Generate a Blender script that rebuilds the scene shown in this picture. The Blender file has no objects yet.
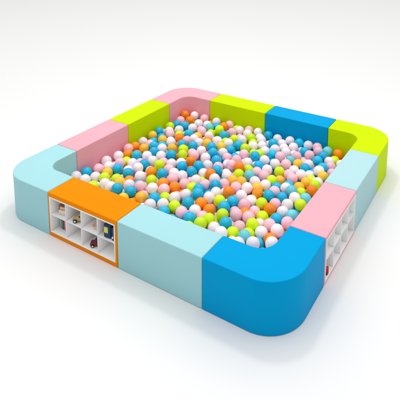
import bpy, bmesh, math, random
from mathutils import Vector, Matrix
random.seed(7)
S = bpy.context.scene
COL = S.collection

# ------------------------------------------------------------------ camera
cam_d = bpy.data.cameras.new('camera')
cam = bpy.data.objects.new('camera', cam_d); COL.objects.link(cam)
RT = Vector((0.8576894, 0.5140770, 0.0096853)); UP = Vector((-0.0957373, 0.1411647, 0.9853461)); FW = Vector((-0.5051765, 0.8460481, -0.1702918))
M = Matrix(((RT.x, UP.x, -FW.x, 2.80022), (RT.y, UP.y, -FW.y, -1.80714), (RT.z, UP.z, -FW.z, 1.92458), (0, 0, 0, 1)))
cam.matrix_world = M
cam_d.sensor_width = 36; cam_d.lens = 44.6712
cam_d.shift_x = -0.07051; cam_d.shift_y = -0.49222
cam_d.clip_start = .05; cam_d.clip_end = 400
S.camera = cam

# ------------------------------------------------------------------ studio light
wd = bpy.data.worlds.new('World'); S.world = wd; wd.use_nodes = True
wd.node_tree.nodes['Background'].inputs[0].default_value = (.97, .985, 1, 1)
wd.node_tree.nodes['Background'].inputs[1].default_value = .31
def area(name, loc, target, sx, sy, power, col=(1, 1, 1)):
    l = bpy.data.lights.new(name, 'AREA'); l.shape = 'RECTANGLE'; l.size = sx; l.size_y = sy; l.energy = power; l.color = col
    o = bpy.data.objects.new(name, l); COL.objects.link(o); o.location = loc
    o.rotation_euler = (Vector(target) - Vector(loc)).to_track_quat('-Z', 'Y').to_euler()
    return o
area('overhead_softbox', (-.2, 3.6, 11.5), (-.2, 3.6, 0), 30, 30, 3480)
area('key_softbox', (.4, 2.0, 5.2), (1, 1, 0), .5, .5, 44)
S.view_settings.view_transform = 'Standard'; S.view_settings.look = 'None'
S.view_settings.exposure = 0; S.view_settings.gamma = 1
S.render.engine = 'CYCLES'
S.cycles.max_bounces = 12; S.cycles.diffuse_bounces = 8; S.cycles.glossy_bounces = 4

# ------------------------------------------------------------------ materials
def nodes(name):
    m = bpy.data.materials.new(name); m.use_nodes = True
    nt = m.node_tree; return m, nt, nt.nodes['Principled BSDF']
def vinyl(name, col, rough=.5):
    m, nt, p = nodes(name)
    tc = nt.nodes.new('ShaderNodeTexCoord')
    n1 = nt.nodes.new('ShaderNodeTexNoise'); n1.inputs['Scale'].default_value = 2.4; n1.inputs['Detail'].default_value = 3
    n2 = nt.nodes.new('ShaderNodeTexNoise'); n2.inputs['Scale'].default_value = 420; n2.inputs['Detail'].default_value = 2
    n3 = nt.nodes.new('ShaderNodeTexNoise'); n3.inputs['Scale'].default_value = 7; n3.inputs['Detail'].default_value = 2
    for n in (n1, n2, n3): nt.links.new(tc.outputs['Object'], n.inputs['Vector'])
    mix = nt.nodes.new('ShaderNodeMix'); mix.data_type = 'RGBA'
    mix.inputs[6].default_value = (*[c * .965 for c in col], 1); mix.inputs[7].default_value = (*[min(1, c * 1.03) for c in col], 1)
    nt.links.new(n1.outputs['Fac'], mix.inputs[0]); nt.links.new(mix.outputs[2], p.inputs['Base Color'])
    b1 = nt.nodes.new('ShaderNodeBump'); b1.inputs['Strength'].default_value = .12; b1.inputs['Distance'].default_value = .0006
    b2 = nt.nodes.new('ShaderNodeBump'); b2.inputs['Strength'].default_value = .35; b2.inputs['Distance'].default_value = .006
    nt.links.new(n2.outputs['Fac'], b1.inputs['Height']); nt.links.new(n3.outputs['Fac'], b2.inputs['Height'])
    nt.links.new(b2.outputs['Normal'], b1.inputs['Normal']); nt.links.new(b1.outputs['Normal'], p.inputs['Normal'])
    p.inputs['Roughness'].default_value = rough; p.inputs['Specular IOR Level'].default_value = .03
    return m
def plastic(name, col, rough=.3, spec=.5):
    m, nt, p = nodes(name)
    p.inputs['Base Color'].default_value = (*col, 1); p.inputs['Roughness'].default_value = rough
    p.inputs['Specular IOR Level'].default_value = spec
    n = nt.nodes.new('ShaderNodeTexNoise'); n.inputs['Scale'].default_value = 60
    mr = nt.nodes.new('ShaderNodeMapRange'); mr.inputs['To Min'].default_value = rough * .85; mr.inputs['To Max'].default_value = rough * 1.2
    tc = nt.nodes.new('ShaderNodeTexCoord'); nt.links.new(tc.outputs['Object'], n.inputs['Vector'])
    nt.links.new(n.outputs['Fac'], mr.inputs['Value']); nt.links.new(mr.outputs['Result'], p.inputs['Roughness'])
    return m
VIN = {'aqua': vinyl('aqua_vinyl', (.38, .69, .73)), 'orange': vinyl('orange_vinyl', (.93, .265, .0)),
       'blue': vinyl('blue_vinyl', (0, .35, .69)), 'pink': vinyl('pink_vinyl', (.91, .425, .49)),
       'lime': vinyl('lime_vinyl', (.60, .83, .0)), 'pale': vinyl('pale_vinyl', (.45, .70, .73))}
WHITE = plastic('white_board', (.92, .915, .91), .4, .3)
BALLC = {'W': (.93, .83, .87), 'P': (.95, .56, .64), 'B': (.0, .46, .74), 'O': (.98, .28, .0),
         'L': (.66, .88, .0), 'Y': (.98, .55, .04), 'T': (.16, .64, .72)}
def ball_surface(name, col=None):
    """glossy moulded plastic with the fine mould line round the middle; colour from the mesh when col is None"""
    m, nt, p = nodes(name)
    if col is None:
        a = nt.nodes.new('ShaderNodeAttribute'); a.attribute_name = 'ball_colour'; nt.links.new(a.outputs['Color'], p.inputs['Base Color'])
    else:
        hs = nt.nodes.new('ShaderNodeHueSaturation'); hs.inputs['Color'].default_value = (*col, 1)
        oi = nt.nodes.new('ShaderNodeObjectInfo')
        for k, (lo, hi) in (('Hue', (.494, .506)), ('Value', (.9, 1.06))):
            r_ = nt.nodes.new('ShaderNodeMapRange'); r_.inputs['To Min'].default_value = lo; r_.inputs['To Max'].default_value = hi
            mm = nt.nodes.new('ShaderNodeMath'); mm.operation = 'FRACT'; mu = nt.nodes.new('ShaderNodeMath'); mu.operation = 'MULTIPLY'; mu.inputs[1].default_value = 1 if k == 'Hue' else 7.3
            nt.links.new(oi.outputs['Random'], mu.inputs[0]); nt.links.new(mu.outputs[0], mm.inputs[0]); nt.links.new(mm.outputs[0], r_.inputs['Value']); nt.links.new(r_.outputs['Result'], hs.inputs[k])
        nt.links.new(hs.outputs['Color'], p.inputs['Base Color'])
        tc = nt.nodes.new('ShaderNodeTexCoord'); sp = nt.nodes.new('ShaderNodeSeparateXYZ'); nt.links.new(tc.outputs['Object'], sp.inputs[0])
        ab = nt.nodes.new('ShaderNodeMath'); ab.operation = 'ABSOLUTE'; nt.links.new(sp.outputs['Z'], ab.inputs[0])
        mr = nt.nodes.new('ShaderNodeMapRange'); mr.inputs['From Min'].default_value = .0003; mr.inputs['From Max'].default_value = .0013
        nt.links.new(ab.outputs[0], mr.inputs['Value'])
        b = nt.nodes.new('ShaderNodeBump'); b.inputs['Strength'].default_value = .8; b.inputs['Distance'].default_value = .001; b.invert = True
        nt.links.new(mr.outputs['Result'], b.inputs['Height']); nt.links.new(b.outputs['Normal'], p.inputs['Normal'])
    p.inputs['Roughness'].default_value = .21; p.inputs['Specular IOR Level'].default_value = .4
    p.inputs['Subsurface Weight'].default_value = .25; p.inputs['Subsurface Radius'].default_value = (1, .8, .8); p.inputs['Subsurface Scale'].default_value = .01
    return m
BALLM = {k: ball_surface({'W': 'pearl', 'P': 'pink', 'B': 'blue', 'O': 'orange', 'L': 'lime', 'Y': 'amber', 'T': 'turquoise'}[k] + '_ball_plastic', v) for k, v in BALLC.items()}

# ------------------------------------------------------------------ helpers
def link(name, bm, mat, parent=None, smooth=False):
    me = bpy.data.meshes.new(name); bm.normal_update(); bm.to_mesh(me); bm.free()
    o = bpy.data.objects.new(name, me); COL.objects.link(o)
    for x in (mat if isinstance(mat, (list, tuple)) else [mat]): me.materials.append(x)
    if smooth:
        for p in me.polygons: p.use_smooth = True
    if parent: o.parent = parent
    return o
def tag(o, label, cat, group=None, kind=None):
    if label: o['label'] = label
    if cat: o['category'] = cat
    if group: o['group'] = group
    if kind: o['kind'] = kind
    return o
def thing(name, label, cat, loc, rot=0, group=None):
    e = bpy.data.objects.new(name, None); COL.objects.link(e); e.location = loc; e.rotation_euler = (0, 0, rot); e.empty_display_size = .05
    return tag(e, label, cat, group)
def bev(bm, edges, wdt, seg=3):
    bmesh.ops.bevel(bm, geom=edges, offset=wdt, segments=seg, profile=.5, affect='EDGES', clamp_overlap=True)
def box(bm, x0, x1, y0, y1, z0, z1, b=0, seg=2, mi=0, rot=None, piv=None):
    t = bmesh.new(); bmesh.ops.create_cube(t, size=1)
    for v in t.verts: v.co = Vector((x0 + (v.co.x + .5) * (x1 - x0), y0 + (v.co.y + .5) * (y1 - y0), z0 + (v.co.z + .5) * (z1 - z0)))
    if b: bev(t, t.edges[:], b, seg)
    if rot is not None: bmesh.ops.rotate(t, verts=t.verts, cent=piv or Vector(((x0 + x1) / 2, (y0 + y1) / 2, (z0 + z1) / 2)), matrix=rot)
    for f in t.faces: f.material_index = mi; f.smooth = bool(b)
    me = bpy.data.meshes.new('t'); t.to_mesh(me); t.free(); bm.from_mesh(me); bpy.data.meshes.remove(me)
def cyl(bm, c, rad, depth, axis='y', seg=24, mi=0, b=0):
    t = bmesh.new(); bmesh.ops.create_cone(t, cap_ends=True, segments=seg, radius1=rad, radius2=rad, depth=depth)
    if b: bev(t, [e for e in t.edges if len(e.link_faces) == 2 and any(len(f.verts) > 4 for f in e.link_faces)], b, 2)
    R = {'x': Matrix.Rotation(math.pi / 2, 3, 'Y'), 'y': Matrix.Rotation(math.pi / 2, 3, 'X'), 'z': Matrix.Identity(3)}[axis]
    bmesh.ops.transform(t, matrix=Matrix.Translation(c) @ R.to_4x4(), verts=t.verts)
    for f in t.faces: f.material_index = mi; f.smooth = len(f.verts) == 4
    me = bpy.data.meshes.new('t'); t.to_mesh(me); t.free(); bm.from_mesh(me); bpy.data.meshes.remove(me)
def autosmooth(o, deg=40):
    me = o.data
    for p in me.polygons: p.use_smooth = True
    me.set_sharp_from_angle(angle=math.radians(deg))

# ------------------------------------------------------------------ floor
bm = bmesh.new(); bmesh.ops.create_grid(bm, x_segments=8, y_segments=8, size=60)
fm, fnt, fp = nodes('white_studio_floor')
fp.inputs['Base Color'].default_value = (.83, .822, .814, 1); fp.inputs['Roughness'].default_value = .55; fp.inputs['Specular IOR Level'].default_value = .31
fl = link('floor', bm, fm); tag(fl, 'plain white studio floor under the ball pit', None, kind='structure')

# ------------------------------------------------------------------ foam blocks
C_, W_, H_, A_, B_ = 0.46521, 0.20616, 0.28651, 0.56000, 0.53445     # corner length, wall depth, height, block lengths along x and y
RO, RI = 0.2110, 0.1008
SX, SY = 2 * C_ + 2 * A_, 2 * C_ + 2 * B_
G = .0012
def foam_box(bm, L, hole=None):
    """block along +x from 0..L, outer face at y=0, inner face at y=W_"""
    t = bmesh.new(); bmesh.ops.create_cube(t, size=1)
    for v in t.verts: v.co = Vector((G + (v.co.x + .5) * (L - 2 * G), (v.co.y + .5) * W_, .001 + (v.co.z + .5) * (H_ - .001)))
    bev(t, t.edges[:], .006, 4)
    if hole:
        t.faces.ensure_lookup_table()
        f = max([f for f in t.faces if f.normal.y < -.99], key=lambda f: f.calc_area())
        bmesh.ops.inset_region(t, faces=[f], thickness=.004, use_even_offset=True)
        x0, x1, z0, z1, dep = hole
        cx, cz = L / 2, H_ / 2
        for v in f.verts: v.co.x = x0 if v.co.x < cx else x1; v.co.z = z0 if v.co.z < cz else z1
        r = bmesh.ops.extrude_face_region(t, geom=[f])
        for v in [g for g in r['geom'] if isinstance(g, bmesh.types.BMVert)]: v.co.y += dep
        t.faces.remove(f) if f.is_valid else None
    me = bpy.data.meshes.new('t'); t.to_mesh(me); t.free(); bm.from_mesh(me); bpy.data.meshes.remove(me)
def straight(colour, loc, rot, L, label):
    bm = bmesh.new(); foam_box(bm, L)
    o = link('foam_block', bm, VIN[colour]); autosmooth(o, 30)
    o.location = loc; o.rotation_euler = (0, 0, rot)
    return tag(o, label, 'foam block', 'straight foam blocks of the pit wall')
def corner(colour, loc, rot, LX, LY, label):
    """corner at the origin, arms along +x and +y"""
    pts = []
    n = 20
    pts.append((LX - G, 0)); pts.append((LX - G, W_))
    for i in range(n + 1):
        a = -math.pi / 2 - i * math.pi / 2 / n
        pts.append((W_ + RI + RI * math.cos(a), W_ + RI + RI * math.sin(a)))
    pts.append((W_, LY - G)); pts.append((0, LY - G))
    for i in range(n + 1):
        a = math.pi + i * math.pi / 2 / n
        pts.append((RO + RO * math.cos(a), RO + RO * math.sin(a)))
    bm = bmesh.new(); vs = [bm.verts.new((x, y, .001)) for x, y in pts]
    f = bm.faces.new(vs); bm.normal_update()
    if f.normal.z > 0: f.normal_flip()
    r = bmesh.ops.extrude_face_region(bm, geom=[f]); 
    for v in [g for g in r['geom'] if isinstance(g, bmesh.types.BMVert)]: v.co.z = H_
    bmesh.ops.recalc_face_normals(bm, faces=bm.faces)
    bm.normal_update()
    es = [e for e in bm.edges if len(e.link_faces) == 2 and e.link_faces[0].normal.angle(e.link_faces[1].normal) > math.radians(40)]
    bev(bm, es, .006, 4)
    o = link('corner_foam_block', bm, VIN[colour]); autosmooth(o, 30)
    o.location = loc; o.rotation_euler = (0, 0, rot)
    return tag(o, label, 'foam block', 'rounded corner foam blocks of the pit wall')
BOARD = .0045
def shelf_block(colour, loc, rot, L, label, side=.014, low=.028, top=.026):
    t = thing('shelf_foam_block', label, 'shelf block', loc, rot, 'foam blocks with built-in toy shelves')
    x0, x1, z0, z1, dep = side, L - side, low, H_ - top, .150
    bm = bmesh.new(); foam_box(bm, L, (x0, x1, z0, z1, dep)); o = link('foam_body', bm, VIN[colour], t); autosmooth(o, 30)
    bm = bmesh.new(); e = .0006; fr = .0075; y0, y1 = -.0025, dep - .004
    box(bm, x0 + e, x1 - e, y0, y1, z0 + e, z0 + fr, .0008, 1); box(bm, x0 + e, x1 - e, y0, y1, z1 - fr, z1 - e, .0008, 1)
    box(bm, x0 + e, x0 + fr, y0 + .0004, y1, z0 + fr + .0002, z1 - fr - .0002, .0008, 1); box(bm, x1 - fr, x1 - e, y0 + .0004, y1, z0 + fr + .0002, z1 - fr - .0002, .0008, 1)
    sf = link('shelf_frame', bm, WHITE, t)
    bm = bmesh.new(); box(bm, x0 + fr + .0002, x1 - fr - .0002, y1 - .006, y1 - .001, z0 + fr + .0002, z1 - fr - .0002); link('back_panel', bm, WHITE, t)
    zm = (z0 + z1) / 2; iw = (x1 - x0 - 2 * fr)
    bm = bmesh.new(); box(bm, x0 + fr + .0002, x1 - fr - .0002, y0 + .003, y1 - .0065, zm - BOARD / 2, zm + BOARD / 2, .0006, 1); link('shelf_board', bm, WHITE, t)
    xs = [x0 + fr + iw * k / 4 for k in range(5)]
    for k in (1, 2, 3):
        bm = bmesh.new()
        for a, b in ((z0 + fr + .0002, zm - BOARD / 2 - .0002), (zm + BOARD / 2 + .0002, z1 - fr - .0002)):
            box(bm, xs[k] - BOARD / 2, xs[k] + BOARD / 2, y0 + .0035, y1 - .0065, a, b, .0006, 1)
        link('divider', bm, WHITE, t)
    return t, xs, (z0 + fr, zm + BOARD / 2), (x1 - x0)
PI = math.pi
# outer ring, starting at the far-left corner and following the near left side
corner('aqua', (0, 0, 0), 0, C_, C_, 'pale aqua rounded corner block at far left, beside the orange shelf block')
T1, XS, ZS, _ = shelf_block('orange', (C_, 0, 0), 0, A_, 'orange foam block with eight white cubby holes holding small toys')
straight('aqua', (C_ + A_, 0, 0), 0, A_, 'pale aqua straight block between orange shelf block and big blue front corner')
corner('blue', (SX, 0, 0), PI / 2, C_, C_, 'bright blue rounded corner block nearest the viewer')
T2, XS2, ZS2, _ = shelf_block('pink', (SX, C_, 0), PI / 2, B_, 'pink foam block with white cubby holes beside the blue front corner', .010, .018, .017)
straight('pale', (SX, C_ + B_, 0), PI / 2, B_, 'pale aqua straight block between pink shelf block and lime right corner')
corner('lime', (SX, SY, 0), PI, C_, C_, 'lime green rounded corner block at far right')
straight('blue', (SX - C_, SY, 0), PI, A_, 'blue straight block in the back wall beside the lime corner')
straight('lime', (SX - C_ - A_, SY, 0), PI, A_, 'lime straight block in the back wall between blue block and pink corner')
corner('pink', (0, SY, 0), -PI / 2, C_, C_, 'pink rounded corner block at the back, between two lime blocks')
straight('lime', (0, SY - C_, 0), -PI / 2, B_, 'lime straight block on the left side between pink block and pink corner')
straight('pink', (0, SY - C_ - B_, 0), -PI / 2, B_, 'pink straight block on the left side beside the aqua corner')

# ------------------------------------------------------------------ toys in the cubby holes (world = shelf local + (C_,0,0))
def P(n, c, r=.4, s=.4): return plastic(n, c, r, s)
TAN, DARK, MAR, NAVY, YEL, REDM = P('tan_plastic', (.50, .38, .18)), P('black_rubber', (.02, .02, .022)), P('maroon_plastic', (.16, .012, .03)), P('navy_fabric', (.008, .05, .14), .7), P('yellow_print', (.72, .66, .10)), P('red_plastic', (.55, .02, .03))
BRN, PEACH, PURP, SKY, GRN, CREAM = P('brown_card', (.26, .10, .06)), P('peach_card', (.80, .42, .28)), P('purple_card', (.22, .10, .32)), P('sky_card', (.12, .42, .68)), P('green_card', (.35, .62, .30)), P('cream_paper', (.80, .74, .62))
def spot(k, row, fx, y): return Vector((C_ + XS[k] + (XS[k + 1] - XS[k]) * fx, y, ZS[row] + .0003))
# toy car: body shell, cabin, four wheels
def toy_car(loc, rot, label, body_m, L=.075):
    t = thing('toy_car', label, 'toy car', loc, rot, 'toy cars in the orange shelf block')
    bm = bmesh.new(); s = L / .075
    prof = [(-.036, .010), (-.037, .022), (-.030, .026), (-.016, .028), (-.006, .041), (.016, .041), (.026, .028), (.036, .026), (.037, .010)]
    for sd in (0,):
        a = [bm.verts.new((x * s, -.017 * s, z * s)) for x, z in prof]; b = [bm.verts.new((x * s, .017 * s, z * s)) for x, z in prof]
        bm.faces.new(a); bm.faces.new(b[::-1])
        for i in range(len(prof)): bm.faces.new((a[i - 1], b[i - 1], b[i], a[i])[::-1])
    bmesh.ops.recalc_face_normals(bm, faces=bm.faces); bev(bm, bm.edges[:], .0015 * s, 2)
    autosmooth(link('body', bm, body_m, t), 50)
    bm = bmesh.new()
    for x0, x1 in ((-.004, .004), (.006, .015)): box(bm, x0 * s, x1 * s, -.0178 * s, .0178 * s, .030 * s, .038 * s, .0004, 1)
    link('side_window', bm, DARK, t)
    for x in (-.022, .022):
        for y in (-.018, .018):
            bm = bmesh.new(); cyl(bm, Vector((x * s, y * s, .010 * s)), .010 * s, .008 * s, 'y', 20, b=.001); w = link('wheel', bm, DARK, t)
            bm = bmesh.new(); cyl(bm, Vector((x * s, (y + (.0045 if y > 0 else -.0045)) * s, .010 * s)), .005 * s, .001, 'y', 14); link('hub', bm, CREAM, w)
    return t
toy_car(spot(1, 1, .60, .045), math.radians(28), 'tan toy car with dark windows in upper row, second cubby from left', TAN, .088)
toy_car(spot(2, 0, .60, .045), math.radians(35), 'dark maroon toy car in lower row, third cubby from left', MAR, .076)
# picture box in the top left cubby
t = thing('toy_box', 'brown and cream toy box in upper left cubby of orange shelf block', 'toy box', spot(0, 1, .56, .05), math.radians(12))
bm = bmesh.new(); box(bm, -.030, .030, -.022, .022, 0, .034, .001, 1); link('carton', bm, CREAM, t)
bm = bmesh.new(); box(bm, -.031, .031, -.023, .023, .0345, .062, .001, 1); link('lid', bm, BRN, t)
bm = bmesh.new(); box(bm, -.020, .020, -.0245, -.0235, .040, .056); link('label_print', bm, PEACH, t)
# books in the lower left cubby
for i, (m, hh, w_, cn) in enumerate(((GRN, .062, .007, 'green'), (PURP, .078, .010, 'purple'), (PEACH, .070, .009, 'peach'), (SKY, .074, .010, 'sky blue'))):
    p = spot(0, 0, .22 + .15 * i, .045)
    t = thing('picture_book', '%s picture book standing in lower left cubby of orange shelf block' % cn, 'book', p, math.radians(-4 + 3 * i), 'picture books in the lower left cubby')
    bm = bmesh.new(); box(bm, -w_ / 2, w_ / 2, 0, .060, 0, hh, .0008, 1); link('cover', bm, m, t)
    bm = bmesh.new(); box(bm, -w_ / 2 + .0015, w_ / 2 - .0015, .001, .0605, hh - .0005, hh + .0006); link('pages', bm, CREAM, t)
# pale peach ball toy in the upper third cubby
t = thing('toy_bowl', 'pale peach toy bowl in upper row, third cubby of orange shelf block', 'toy bowl', spot(2, 1, .62, .05))
bm = bmesh.new(); n = 28
pr = [(.010, 0), (.018, .003), (.026, .012), (.029, .022), (.0275, .022), (.024, .012), (.016, .005), (0.0001, .004)]
rings = [[bm.verts.new((rr * math.cos(2 * PI * k / n), rr * math.sin(2 * PI * k / n), z)) for k in range(n)] for rr, z in pr]
for a, b in zip(rings, rings[1:]):
    for k in range(n): bm.faces.new((a[k], a[(k + 1) % n], b[(k + 1) % n], b[k]))
bm.faces.new(rings[0][::-1]); o = link('bowl', bm, P('pale_peach_plastic', (.85, .62, .50)), t, True)
bm = bmesh.new(); cyl(bm, Vector((0, 0, .0007)), .012, .0013, 'z', 24); link('foot_ring', bm, GRN, t)
# navy toy backpacks in the upper right cubby
t = thing('toy_backpack', 'navy toy backpack with yellow front pocket in upper right cubby', 'toy bag', spot(3, 1, .50, .022), math.radians(6))
bm = bmesh.new(); box(bm, -.024, .024, -.013, .016, 0, .084, .008, 4); o = link('bag', bm, NAVY, t)
bm = bmesh.new(); box(bm, -.015, .011, -.019, -.0125, .036, .070, .002, 2); link('front_pocket', bm, YEL, t)
bm = bmesh.new(); box(bm, -.007, .007, -.004, .004, .084, .090, .0018, 2); link('handle', bm, NAVY, t)
t = thing('toy_camera', 'dark blue toy camera with white lens standing beside the navy backpack', 'toy camera', spot(3, 1, .86, .020), math.radians(-4))
bm = bmesh.new(); box(bm, -.012, .014, -.010, .014, 0, .074, .004, 3); link('case', bm, NAVY, t)
bm = bmesh.new(); cyl(bm, Vector((-.001, -.0115, .020)), .006, .003, 'y', 20, b=.0006); link('lens', bm, WHITE, t)
for i, (m, hh, cn) in enumerate(((PEACH, .076, 'thin peach'), (PURP, .080, 'thin purple'))):
    p = spot(3, 1, .14 + .11 * i, .045)
    t = thing('picture_book', '%s picture book beside navy backpack in upper right cubby' % cn, 'book', p, math.radians(3 - 4 * i), 'picture books in the upper right cubby')
    bm = bmesh.new(); box(bm, -.0025, .0025, 0, .055, 0, hh, .0006, 1); link('cover', bm, m, t)
    bm = bmesh.new(); box(bm, -.0012, .0012, .001, .0555, hh - .0005, hh + .0006); link('pages', bm, CREAM, t)
# red toy in the pink shelf block: nearest cubby of the lower row (local x -> world +y, local y -> world -x)
t = thing('toy_truck', 'small red toy truck in lowest nearest cubby of pink shelf block', 'toy truck', (SX - .032, C_ + XS2[0] + .050, ZS2[0] + .0003), math.radians(200))
bm = bmesh.new(); box(bm, -.030, .006, -.014, .014, .010, .036, .002, 2); link('cargo_box', bm, REDM, t)
bm = bmesh.new(); box(bm, .008, .027, -.013, .013, .010, .030, .003, 2); link('cab', bm, REDM, t)
for x in (-.018, .016):
    for y in (-.014, .014):
        bm = bmesh.new(); cyl(bm, Vector((x, y, .008)), .008, .006, 'y', 18); link('wheel', bm, DARK, t)

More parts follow.
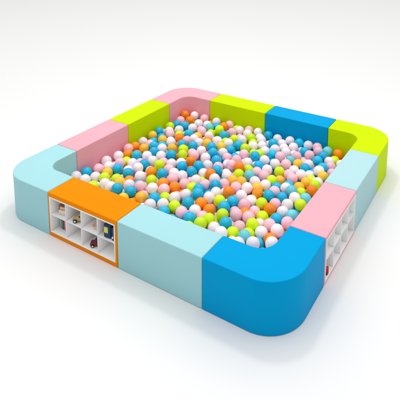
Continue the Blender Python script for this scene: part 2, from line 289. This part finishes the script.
# ------------------------------------------------------------------ balls: x, y, z in 0.1 mm and colour
RB = 0.0388
DATA = '17106,5980,1286,W;14279,6114,1276,P;16319,5508,1131,W;15597,5770,1255,L;15670,7931,1126,O;16551,4028,1420,W;14118,5119,1184,B;11194,4672,1162,P;7966,4624,1168,Y;17324,6964,1283,P;17291,9041,1339,L;10932,5731,1163,B;10440,4954,1169,L;12542,8097,1235,O;6199,4285,1404,B;11052,6652,1355,B;6928,4773,1160,B;16434,6362,1183,P;15840,4341,1405,T;13500,5781,1168,L;14899,4632,1101,L;11774,6892,1207,W;13267,7394,1126,B;7899,5872,1166,W;13046,4013,1420,L;14955,8235,1107,L;13418,9054,1315,W;15027,9091,1230,B;7038,5600,1181,P;11978,4423,1163,B;15034,6304,1243,P;14099,7475,1148,P;9034,6822,1124,O;16502,8780,1228,W;11674,6119,1166,O;13144,4776,1294,L;17448,4604,1403,W;8668,6136,1196,P;16524,7137,1155,B;4070,6581,1169,B;12457,5866,1090,O;9940,5624,1242,W;14256,9000,1191,O;6129,6648,1156,W;17340,10861,1420,O;7228,7740,1156,B;13412,8296,1132,W;14901,5410,1048,P;9669,4766,1155,W;12551,6961,1183,L;10278,6423,1162,W;14129,10388,1080,W;14478,4014,1323,W;11741,5345,1092,W;15540,7191,940,L;16680,9524,1373,W;13173,6490,1184,B;14184,13689,1166,P;8855,9076,1161,B;7802,9363,1161,B;16539,8005,1149,W;16181,10117,1420,T;15750,12807,1191,W;17258,7741,1291,T;6268,8656,1166,L;5300,7388,1223,W;11740,13372,1308,B;15395,12066,1144,P;8347,7495,1213,P;7175,6643,1164,L;9209,7719,977,P;14118,12676,1016,L;13510,11391,1136,P;6420,7555,1162,O;12667,8867,1219,P;12696,10705,1242,T;8646,8216,1191,W;14185,8243,1047,W;2888,5862,1161,P;15811,9471,1149,B;13455,13323,1166,W;10826,11370,1226,P;9094,4176,1234,W;8845,4915,1225,B;5137,6506,1162,B;13790,4354,1178,W;7920,10342,1171,O;6076,10360,1175,B;11382,8310,1245,B;15682,8707,1053,P;3386,5069,1031,W;10624,8164,1134,P;8871,9937,1235,B;13334,14457,1236,P;9791,8288,1158,W;15160,15898,1194,P;15979,15459,1161,B;6313,5312,1208,W;16465,12038,1179,Y;17250,13191,1317,Y;16924,17400,1153,O;6776,10831,1162,L;10768,13401,1172,P;2530,5048,1161,B;17201,10091,1199,T;12554,13375,1177,W;11828,7675,1160,W;11582,11221,1334,O;3892,8834,1199,B;11632,9027,1064,P;5392,8916,1132,W;9225,10616,1084,W;8549,11361,1165,W;14829,7503,874,P;3538,10121,1151,Y;16732,13773,1332,W;8584,12364,1157,B;10300,10225,1164,B;2811,8016,1218,W;13530,16575,1156,W;11200,10133,1054,W;13329,12258,1141,W;10247,9447,1232,O;4715,4659,1123,W;10875,8984,1250,W;14248,11152,1094,L;10849,17494,1160,B;15078,9866,1149,P;11937,10547,1173,L;5208,8158,1136,B;13357,10302,1147,W;6589,12508,1165,B;11611,12427,1140,W;4147,5194,1148,L;5468,9837,1156,W;8095,6758,1161,O;3233,4248,1172,W;7528,11299,1163,P;12596,14664,1091,B;10684,15033,1181,W;9457,11493,1153,B;7640,12165,1158,W;16078,17380,1147,T;4586,9238,1174,W;14403,17531,1155,W;13403,15411,1183,W;9616,14558,1148,B;2512,7049,1158,W;13626,17531,1174,B;15581,13967,1092,B;5454,4435,1226,W;3675,7253,1223,P;14334,15318,1152,P;12637,9645,1239,Y;17249,11635,1392,L;4830,10772,1210,W;9827,12415,1067,P;3658,13320,1160,P;5534,5262,1185,Y;14882,14310,1093,Y;4408,7798,1151,W;12797,11693,1061,P;15519,16834,1227,P;6919,15987,1314,L;12540,12424,1155,B;9436,13604,1075,B;3122,8727,1129,O;5419,11285,1156,Y;4633,10017,1184,B;2462,4149,1245,W;11895,9779,1042,Y;15590,10578,1202,W;3760,5869,1102,Y;9190,12864,1111,W;2595,12310,1159,Y;9530,9611,972,W;6854,9340,1110,W;12816,17499,1159,W;10184,4184,1082,B;7959,16337,1173,P;8296,17041,1168,W;4574,15318,1164,W;16089,16308,1191,B;7678,15490,1164,B;2608,10115,1089,O;14555,11819,843,Y;8777,14391,1171,W;17038,5208,1130,O;8583,13550,1165,Y;10691,12377,1146,P;4796,13124,1160,O;10354,14307,1182,L;8036,12998,1243,B;2615,9346,1224,P;7811,14252,1197,W;9481,15378,1248,W;9195,5579,1014,L;5659,15182,1155,P;11835,16326,1165,B;3155,6616,1066,W;15549,14745,1049,W;9969,7546,991,L;14551,16381,1125,B;14897,12655,1039,P;3464,16510,1173,O;3841,12076,1162,Y;11193,15658,1066,W;4709,12084,1160,W;13863,9666,1129,Y;3777,15311,1164,B;7167,8625,1087,P;5769,16188,1165,T;12434,15451,1165,W;17100,15212,1092,P;6289,11565,1179,L;11834,14895,1081,W;2489,17103,1303,O;4352,17531,1193,P;10676,7323,1228,B;9822,16295,1155,L;4052,10729,1236,B;6624,14797,1135,W;4506,16341,1168,W;5700,12921,1239,P;7358,13384,1214,Y;3246,17531,1231,W;16232,11304,1088,Y;2559,13217,1159,B;16653,10657,1134,L;2586,11106,1071,W;7873,8294,1127,W;9833,17531,1167,W;5010,14107,1182,B;16745,15903,1096,W;12476,5088,1044,P;6590,13353,1087,W;10790,16320,1165,W;16726,14543,1216,B;14947,13432,1001,W;4859,5628,1048,L;5767,12144,1225,B;14148,14567,1062,T;3823,14368,1160,W;6893,16767,1293,O;8721,15453,1088,L;12032,11794,962,L;15709,5031,1088,L;11782,17289,1159,W;6998,17531,1181,P;9219,16791,1169,W;5662,17502,1175,W;12416,16836,1056,W;15868,3571,1420,W;16501,4665,971,B;2718,14542,1156,L;2723,16080,1158,P;12944,16041,1140,W;16152,13467,934,W;5878,13672,1127,W;15715,6440,890,W;14855,10679,963,B;2887,15301,1081,B;15173,17528,1173,P;14496,6817,1020,O;17159,12385,1201,W;5701,5997,981,O;9960,10912,1017,P;3637,7995,988,L;16923,16634,889,L;11698,14127,1116,L;8961,17527,1144,P;10250,11781,903,W;7240,10006,984,W;4187,4046,1067,L;6073,9384,961,P;5716,14422,984,Y;6979,3994,1076,Y;17473,14452,1009,P;3365,11059,1070,P;5187,16714,1058,W;3129,13885,1061,W;15466,11311,968,B;16527,12789,987,L;4635,7077,959,W;13746,6865,811,P;4298,13757,1027,L;6110,16878,1034,B;6343,15520,973,L;10319,16941,1008,W;10323,15708,1034,L;6986,11808,926,P;7622,5231,818,P;3105,11780,899,B;11040,14433,830,L;3248,12687,958,B;4306,11432,1012,B;6916,14058,1002,O;10760,10726,781,W;10126,13101,844,B;4524,8517,869,P;8219,14878,927,L;11286,16713,707,W;5868,7245,706,W;17659,15950,1070,W;11159,7805,694,B;15005,15228,764,P;9584,6346,813,P;6466,16252,732,L;12173,6479,678,P;9174,8519,702,P;12006,8411,763,W;13134,5294,679,L;12865,6133,481,W;7737,17531,930,L;6189,11015,632,O;9834,8936,724,L;16139,14322,677,B;5173,15751,914,P;17150,8426,879,B;12089,7247,561,W;14102,16928,759,W;14154,5676,640,W;15271,3952,996,W;13835,15952,800,W;5253,11818,609,P;8645,16501,726,P;6041,4748,742,W;10035,13848,637,W;5916,8048,826,W;6469,6017,846,B;7349,6045,620,P;12071,12929,757,W;10715,11406,400,W;13031,13875,814,B;17113,6589,632,Y;4187,12713,872,W;2462,13992,666,P;5188,12581,759,O;5464,10613,761,B;6454,6658,400,W;6943,7206,664,W;13134,12833,650,B;9299,7139,462,O;7812,3792,1055,O;5046,7707,519,P;8266,9811,713,O;4999,17480,759,O;3968,7399,515,Y;14708,15908,524,W;7354,14786,859,W;3901,4632,638,W;3449,9394,883,O;10913,3988,882,B;9103,4560,549,W;9190,12101,741,B;7845,12685,549,W;10092,4686,490,O;10397,5468,582,W;5964,12573,592,L;11091,6301,654,W;15507,13487,459,B;8223,6235,556,P;3105,7409,714,W;5147,8542,400,L;12387,3737,1069,L;13205,9554,712,B;7421,4484,627,O;4648,6404,562,W;11123,12871,723,W;9479,14341,400,B;16728,10043,580,B;8526,7016,564,L;6178,14911,503,W;12741,7674,609,W;10233,6988,514,L;12865,8444,587,P;7372,16793,677,P;16543,17507,478,P;16498,5197,400,B;13638,6210,400,W;14519,12452,400,W;14515,6329,411,P;17486,17442,612,O;9217,15972,781,P;4484,14508,769,W;4266,5725,525,P;10357,6226,400,B;8553,7795,521,B;6896,13562,400,O;3533,17509,506,L;16377,9257,608,W;6708,8193,614,L;3657,6389,513,B;13627,7756,536,W;6882,5207,513,L;15695,15153,400,W;2462,7721,400,P;5147,14914,629,B;12382,5514,400,P;3370,14802,695,P;15664,15908,598,W;13580,14886,633,W;11168,5301,556,P;8454,4170,739,W;13766,14053,615,P;11458,11019,590,W;3714,13879,523,B;11842,15702,634,B;13589,8833,578,O;6543,9921,644,B;7474,8138,473,P;10540,8858,400,W;14247,13342,470,W;9054,14973,571,B;14949,16896,694,B;8229,15848,628,W;16118,7565,571,L;12263,11093,695,W;7776,7449,683,W;11003,9487,661,B;10405,16367,487,W;15368,7971,401,P;4879,11138,522,W;8936,9438,474,W;8820,17208,446,Y;7438,10690,664,W;4123,15880,667,B;7099,12866,691,W;15955,10091,673,O;5462,6620,461,P;15192,5969,553,W;13014,6941,542,B;15391,9273,522,O;5813,15828,474,B;13824,12018,584,P;3000,16983,725,P;14511,9562,706,L;11397,13596,629,W;16164,16830,599,P;13200,11586,400,P;3349,15840,758,W;8234,8872,734,B;9681,11599,400,B;8567,12964,648,W;16623,12165,400,O;2976,11193,400,W;6914,11216,423,Y;14603,17531,400,P;10391,14501,400,W;8193,11875,691,P;15955,5760,479,W;4551,13277,434,Y;5092,9387,586,W;4307,17531,400,B;12929,14528,400,B;5883,8784,499,W;4344,11998,475,P;2627,14866,451,Y;10254,9680,484,L;8088,16939,400,B;2542,12812,445,W;10335,12413,450,L;10290,17531,495,W;9051,11165,557,W;5308,5592,410,B;17199,9426,666,W;14245,7299,400,Y;8518,10622,754,P;12508,10184,688,P;7387,16012,662,W;6664,12287,400,O;15336,12550,402,B;11689,14490,400,W;6643,8957,463,W;4085,9794,674,L;9752,10281,606,P;3138,10448,566,B;11248,11848,761,W;9979,15089,706,L;12303,17531,571,P;6426,17481,652,O;2475,6383,752,W;13650,10268,415,P;3511,5569,400,L;9489,12986,400,B;16238,8469,560,P;13886,11213,400,B;9876,15799,400,P;4826,16288,458,W;8949,5994,400,P;14595,8083,400,B;7935,13596,733,W;16911,11505,701,P;14491,10280,400,W;8424,5399,757,L;3127,13322,520,P;2468,15673,538,P;7780,15252,400,O;16311,6798,484,W;12255,15026,435,P;15228,10026,400,O;14741,8840,520,W;2462,8536,753,W;17371,10802,640,W;12264,9204,642,W;16709,5922,597,O;11009,7063,504,Y;17273,7353,608,O;5663,16595,451,B;11685,5864,400,W;8200,14277,429,P;6137,13328,452,W;2834,9740,442,O;8107,4781,400,W;12429,16214,580,P;13192,17053,640,B;17699,5771,821,P;12795,4323,743,L;7643,6734,400,W;2462,12035,440,O;13760,17531,400,W;6895,15376,433,W;5689,17423,400,P;2999,8978,400,W;14151,15363,400,O;3569,16498,400,W;14666,11186,400,W;4544,5006,400,W;16538,10890,400,B;13182,16112,400,O;10664,13451,400,P;7434,14127,417,P;8031,11151,449,P;14538,5041,400,W;17903,6941,400,L;17748,3664,400,W;2468,3035,459,B;14617,14636,435,P;17830,13291,438,W;6078,5471,448,B;17499,14991,435,P;15642,3208,718,Y;6254,2462,693,W;14319,3543,698,P;15940,11860,625,O;12288,14036,612,W;16008,3957,740,O;3623,12290,400,W;4252,3645,400,W;15640,2462,400,O;6460,3156,400,W;16787,7928,400,W;4965,10134,400,B;10863,4600,400,W;7164,17492,400,L;11810,12287,400,B;12861,3235,561,W;10298,2472,570,B;7881,2462,563,P;2530,3808,546,B;8863,13875,514,W;17440,12047,512,W;12958,15349,542,B;17658,16562,585,W;13623,3877,583,W;14334,4320,619,O;11072,3015,558,W;2752,5425,514,B;13150,10837,614,B;11258,8577,522,L;4302,10529,524,W;11134,15135,489,L;11323,17470,519,W;17610,10072,503,B;15323,14302,435,B;15763,10813,446,L;7414,9146,519,Y;3091,8179,460,W;3824,11140,444,W;15055,6893,407,P;2462,16454,524,W;13635,2768,515,B;11811,4843,498,L;13731,4812,534,O;7274,3450,600,W;17191,12864,582,B;16882,13581,569,B;9521,5212,407,W;8292,3122,489,W;17436,2462,1075,W;4661,3424,1051,W;6290,14133,541,P;4956,4098,637,W;11621,4087,556,B;5284,4825,570,P;9597,17174,515,O;11994,3287,562,B;2914,3315,1048,L;17845,12778,1026,B;15195,2520,1039,W;17981,5053,1032,W;18025,17069,1052,Y;13118,2544,1055,Y;11641,2703,1051,W;17843,13751,1069,P;17875,8137,851,W;5374,2462,838,W;7142,2462,852,W;17190,4008,971,P;6186,3685,905,P;16475,3373,970,L;18023,12018,1033,O;17995,7390,1046,B;9530,2462,716,P;9481,3703,747,L;9069,3050,491,B;18007,15042,1068,W;10889,2462,1079,O;10563,3323,1092,W;8663,3464,1085,B;16083,2627,1059,B;17958,3952,1097,L;6068,11787,464,W;6666,4371,465,W;10139,8127,478,W;14640,2873,459,W;5796,9991,427,W;17645,8835,419,B;15487,4454,439,W;12720,12204,428,L;5213,3161,485,P;17580,2897,444,Y;15598,17361,508,O;3865,8502,440,W;10205,3654,460,W;4380,9125,400,W;17091,15675,425,W;5713,4104,447,O;5417,3635,1072,L;18042,8860,1091,B;16858,14538,411,W;4350,15183,400,O;16460,16136,400,W;17948,15629,420,W;4423,2884,427,O;8715,2536,1063,W;5871,3000,1108,P;17224,3212,1119,W;17924,6519,1056,W;14198,2661,1076,P;12405,2860,1071,B;17886,11250,1019,W;4583,2486,1080,P;2751,2552,1061,P;18018,10482,1057,W;17904,9629,1076,W;11446,3458,1091,W;7681,2999,1093,W;6772,3098,1113,W;18002,3167,1066,B;14933,3254,1084,W;5349,13345,656,P;18042,14340,488,P;17361,4715,617,W;2796,4565,608,L;16449,15174,602,O;16766,2697,687,B;3479,2492,785,P;4096,16901,810,W;3576,3643,795,W;16029,12910,400,Y;17006,3424,400,B;11800,10344,400,B;12238,2462,421,B;11993,16835,400,L;15197,11782,400,B;16680,4163,400,B;18042,4387,425,L;4993,13992,402,L;12615,13360,400,P;3983,3021,1073,Y;9819,3086,1085,B;13445,3296,1076,P;15300,5211,400,W;'
BL = [(int(a) / 1e4, int(b) / 1e4, int(c) / 1e4, k) for a, b, c, k in (s.split(',') for s in DATA.split(';') if s)]
NAMES = {'W': 'pearly white', 'P': 'pink', 'B': 'blue', 'O': 'orange', 'L': 'lime', 'Y': 'amber', 'T': 'turquoise'}
SHORT = dict(NAMES, W='white')
MODS = [(C_ / 2, C_ / 2, 'aqua corner'), (C_ + A_ / 2, W_, 'orange shelf block'), (C_ + A_ * 1.5, W_, 'front aqua block'), (SX - C_ / 2, C_ / 2, 'blue front corner'),
        (SX - W_, C_ + B_ / 2, 'pink shelf block'), (SX - W_, C_ + B_ * 1.5, 'right aqua block'), (SX - C_ / 2, SY - C_ / 2, 'lime corner'),
        (SX - C_ - A_ / 2, SY - W_, 'blue back block'), (SX - C_ - A_ * 1.5, SY - W_, 'lime back block'), (C_ / 2, SY - C_ / 2, 'pink back corner'),
        (W_, SY - C_ - B_ / 2, 'lime left block'), (W_, C_ + B_ / 2, 'pink left block')]
NUM = ['no', 'one', 'two', 'three', 'four', 'five', 'six', 'seven', 'eight', 'nine']
TOP = BL[:300]
def zone(b):
    x, y = b[0], b[1]
    dw = min(x - W_, SX - W_ - x, y - W_, SY - W_ - y)
    m = min(MODS, key=lambda m: (m[0] - x) ** 2 + (m[1] - y) ** 2)[2]
    return ('against ' if dw < 1.35 * RB else 'near ' if dw < .30 else 'mid-pit towards ') + m
def neigh(b, R=2.5):
    return [c for c in TOP if c is not b and (c[0] - b[0]) ** 2 + (c[1] - b[1]) ** 2 + (c[2] - b[2]) ** 2 < (R * RB) ** 2]
def combo(ns):
    d = {}
    for c in ns: d[SHORT[c[3]]] = d.get(SHORT[c[3]], 0) + 1
    it = sorted(d.items(), key=lambda t: -t[1])[:3]
    return ', '.join('%s %s' % (NUM[min(v, 9)], k) for k, v in it)
def sideball(b, v):
    """colour of the neighbour most nearly in picture direction v"""
    best = None
    for c in neigh(b, 2.8):
        d = Vector((c[0] - b[0], c[1] - b[1], c[2] - b[2])); p = Vector((d.dot(RT), d.dot(UP)))
        if p.length < 1e-5: continue
        s = p.normalized().dot(v)
        if s > .75 and (best is None or s > best[0]): best = (s, c)
    return SHORT[best[1][3]] if best else None
DIRS = (('left', Vector((-1, 0))), ('right', Vector((1, 0))), ('above', Vector((0, 1))), ('below', Vector((0, -1))))
def desc(b, lvl):
    s = '%s ball %s' % (NAMES[b[3]], zone(b))
    if lvl == 0: return s
    if lvl == 1:
        c = combo(neigh(b)); return s + (' beside ' + c if c else ' on its own')
    ds = [(n, sideball(b, v)) for n, v in DIRS]; ds = [(n, c) for n, c in ds if c]
    k = lvl - 1
    return s + ', ' + ', '.join('%s %s' % (c, n) for n, c in ds[:k]) if ds else s
labels = [None] * len(TOP)
for lvl in (0, 1, 2, 3, 4, 5):
    cand = {}
    for i, b in enumerate(TOP):
        if labels[i] is None: cand.setdefault(desc(b, lvl), []).append(i)
    for s, ix in cand.items():
        if len(ix) == 1 and len(s.split()) <= 16 and sum(desc(b, lvl) == s for b in TOP) == 1: labels[ix[0]] = s
for i, b in enumerate(TOP):
    if labels[i] is None:
        # left over: full list of neighbours plus its order from the left of the picture among those like it
        s = desc(b, 1); same = [j for j, c in enumerate(TOP) if desc(c, 1) == s]
        same.sort(key=lambda j: Vector(TOP[j][:3]).dot(RT))
        rank = same.index(i)
        w = 'leftmost ' if rank == 0 else 'rightmost ' if rank == len(same) - 1 else 'middle '
        labels[i] = w + s
bm = bmesh.new(); bmesh.ops.create_uvsphere(bm, u_segments=32, v_segments=18, radius=RB)
base = bpy.data.meshes.new('ball'); bm.to_mesh(base); bm.free()
for p in base.polygons: p.use_smooth = True
meshes = {}
for k, m in BALLM.items():
    me = base.copy(); me.name = SHORT[k] + '_ball'; me.materials.append(m); meshes[k] = me
rnd = random.Random(3)
proto = bpy.data.objects.new('plastic_ball', meshes['W'])
for i, b in enumerate(TOP):
    o = proto if i == 0 else proto.copy()
    o.data = meshes[b[3]]; COL.objects.link(o)
    o.location = b[:3]; o.rotation_euler = (rnd.uniform(0, 6.28), rnd.uniform(0, 6.28), 0)
    tag(o, labels[i], 'ball', 'plastic balls filling the pit')
LOW = BL[300:]
bv = [v.co.copy() for v in base.vertices]; bf = [tuple(p.vertices) for p in base.polygons]
vs = []; fs = []; cs = []
for b in LOW:
    o0 = len(vs); q = Vector(b[:3]); vs += [tuple(v + q) for v in bv]
    for f in bf: fs.append(tuple(o0 + k for k in f)); cs += [(*BALLC[b[3]], 1)] * len(f)
me = bpy.data.meshes.new('plastic_balls'); me.from_pydata(vs, [], fs); me.update()
at = me.color_attributes.new('ball_colour', 'FLOAT_COLOR', 'CORNER')
at.data.foreach_set('color', [x for c in cs for x in c])
for p in me.polygons: p.use_smooth = True
me.materials.append(ball_surface('mixed_ball_plastic'))
lo = bpy.data.objects.new('plastic_balls', me); COL.objects.link(lo)
tag(lo, 'lower layer of mixed coloured balls glimpsed between the top ones', 'balls', kind='stuff')
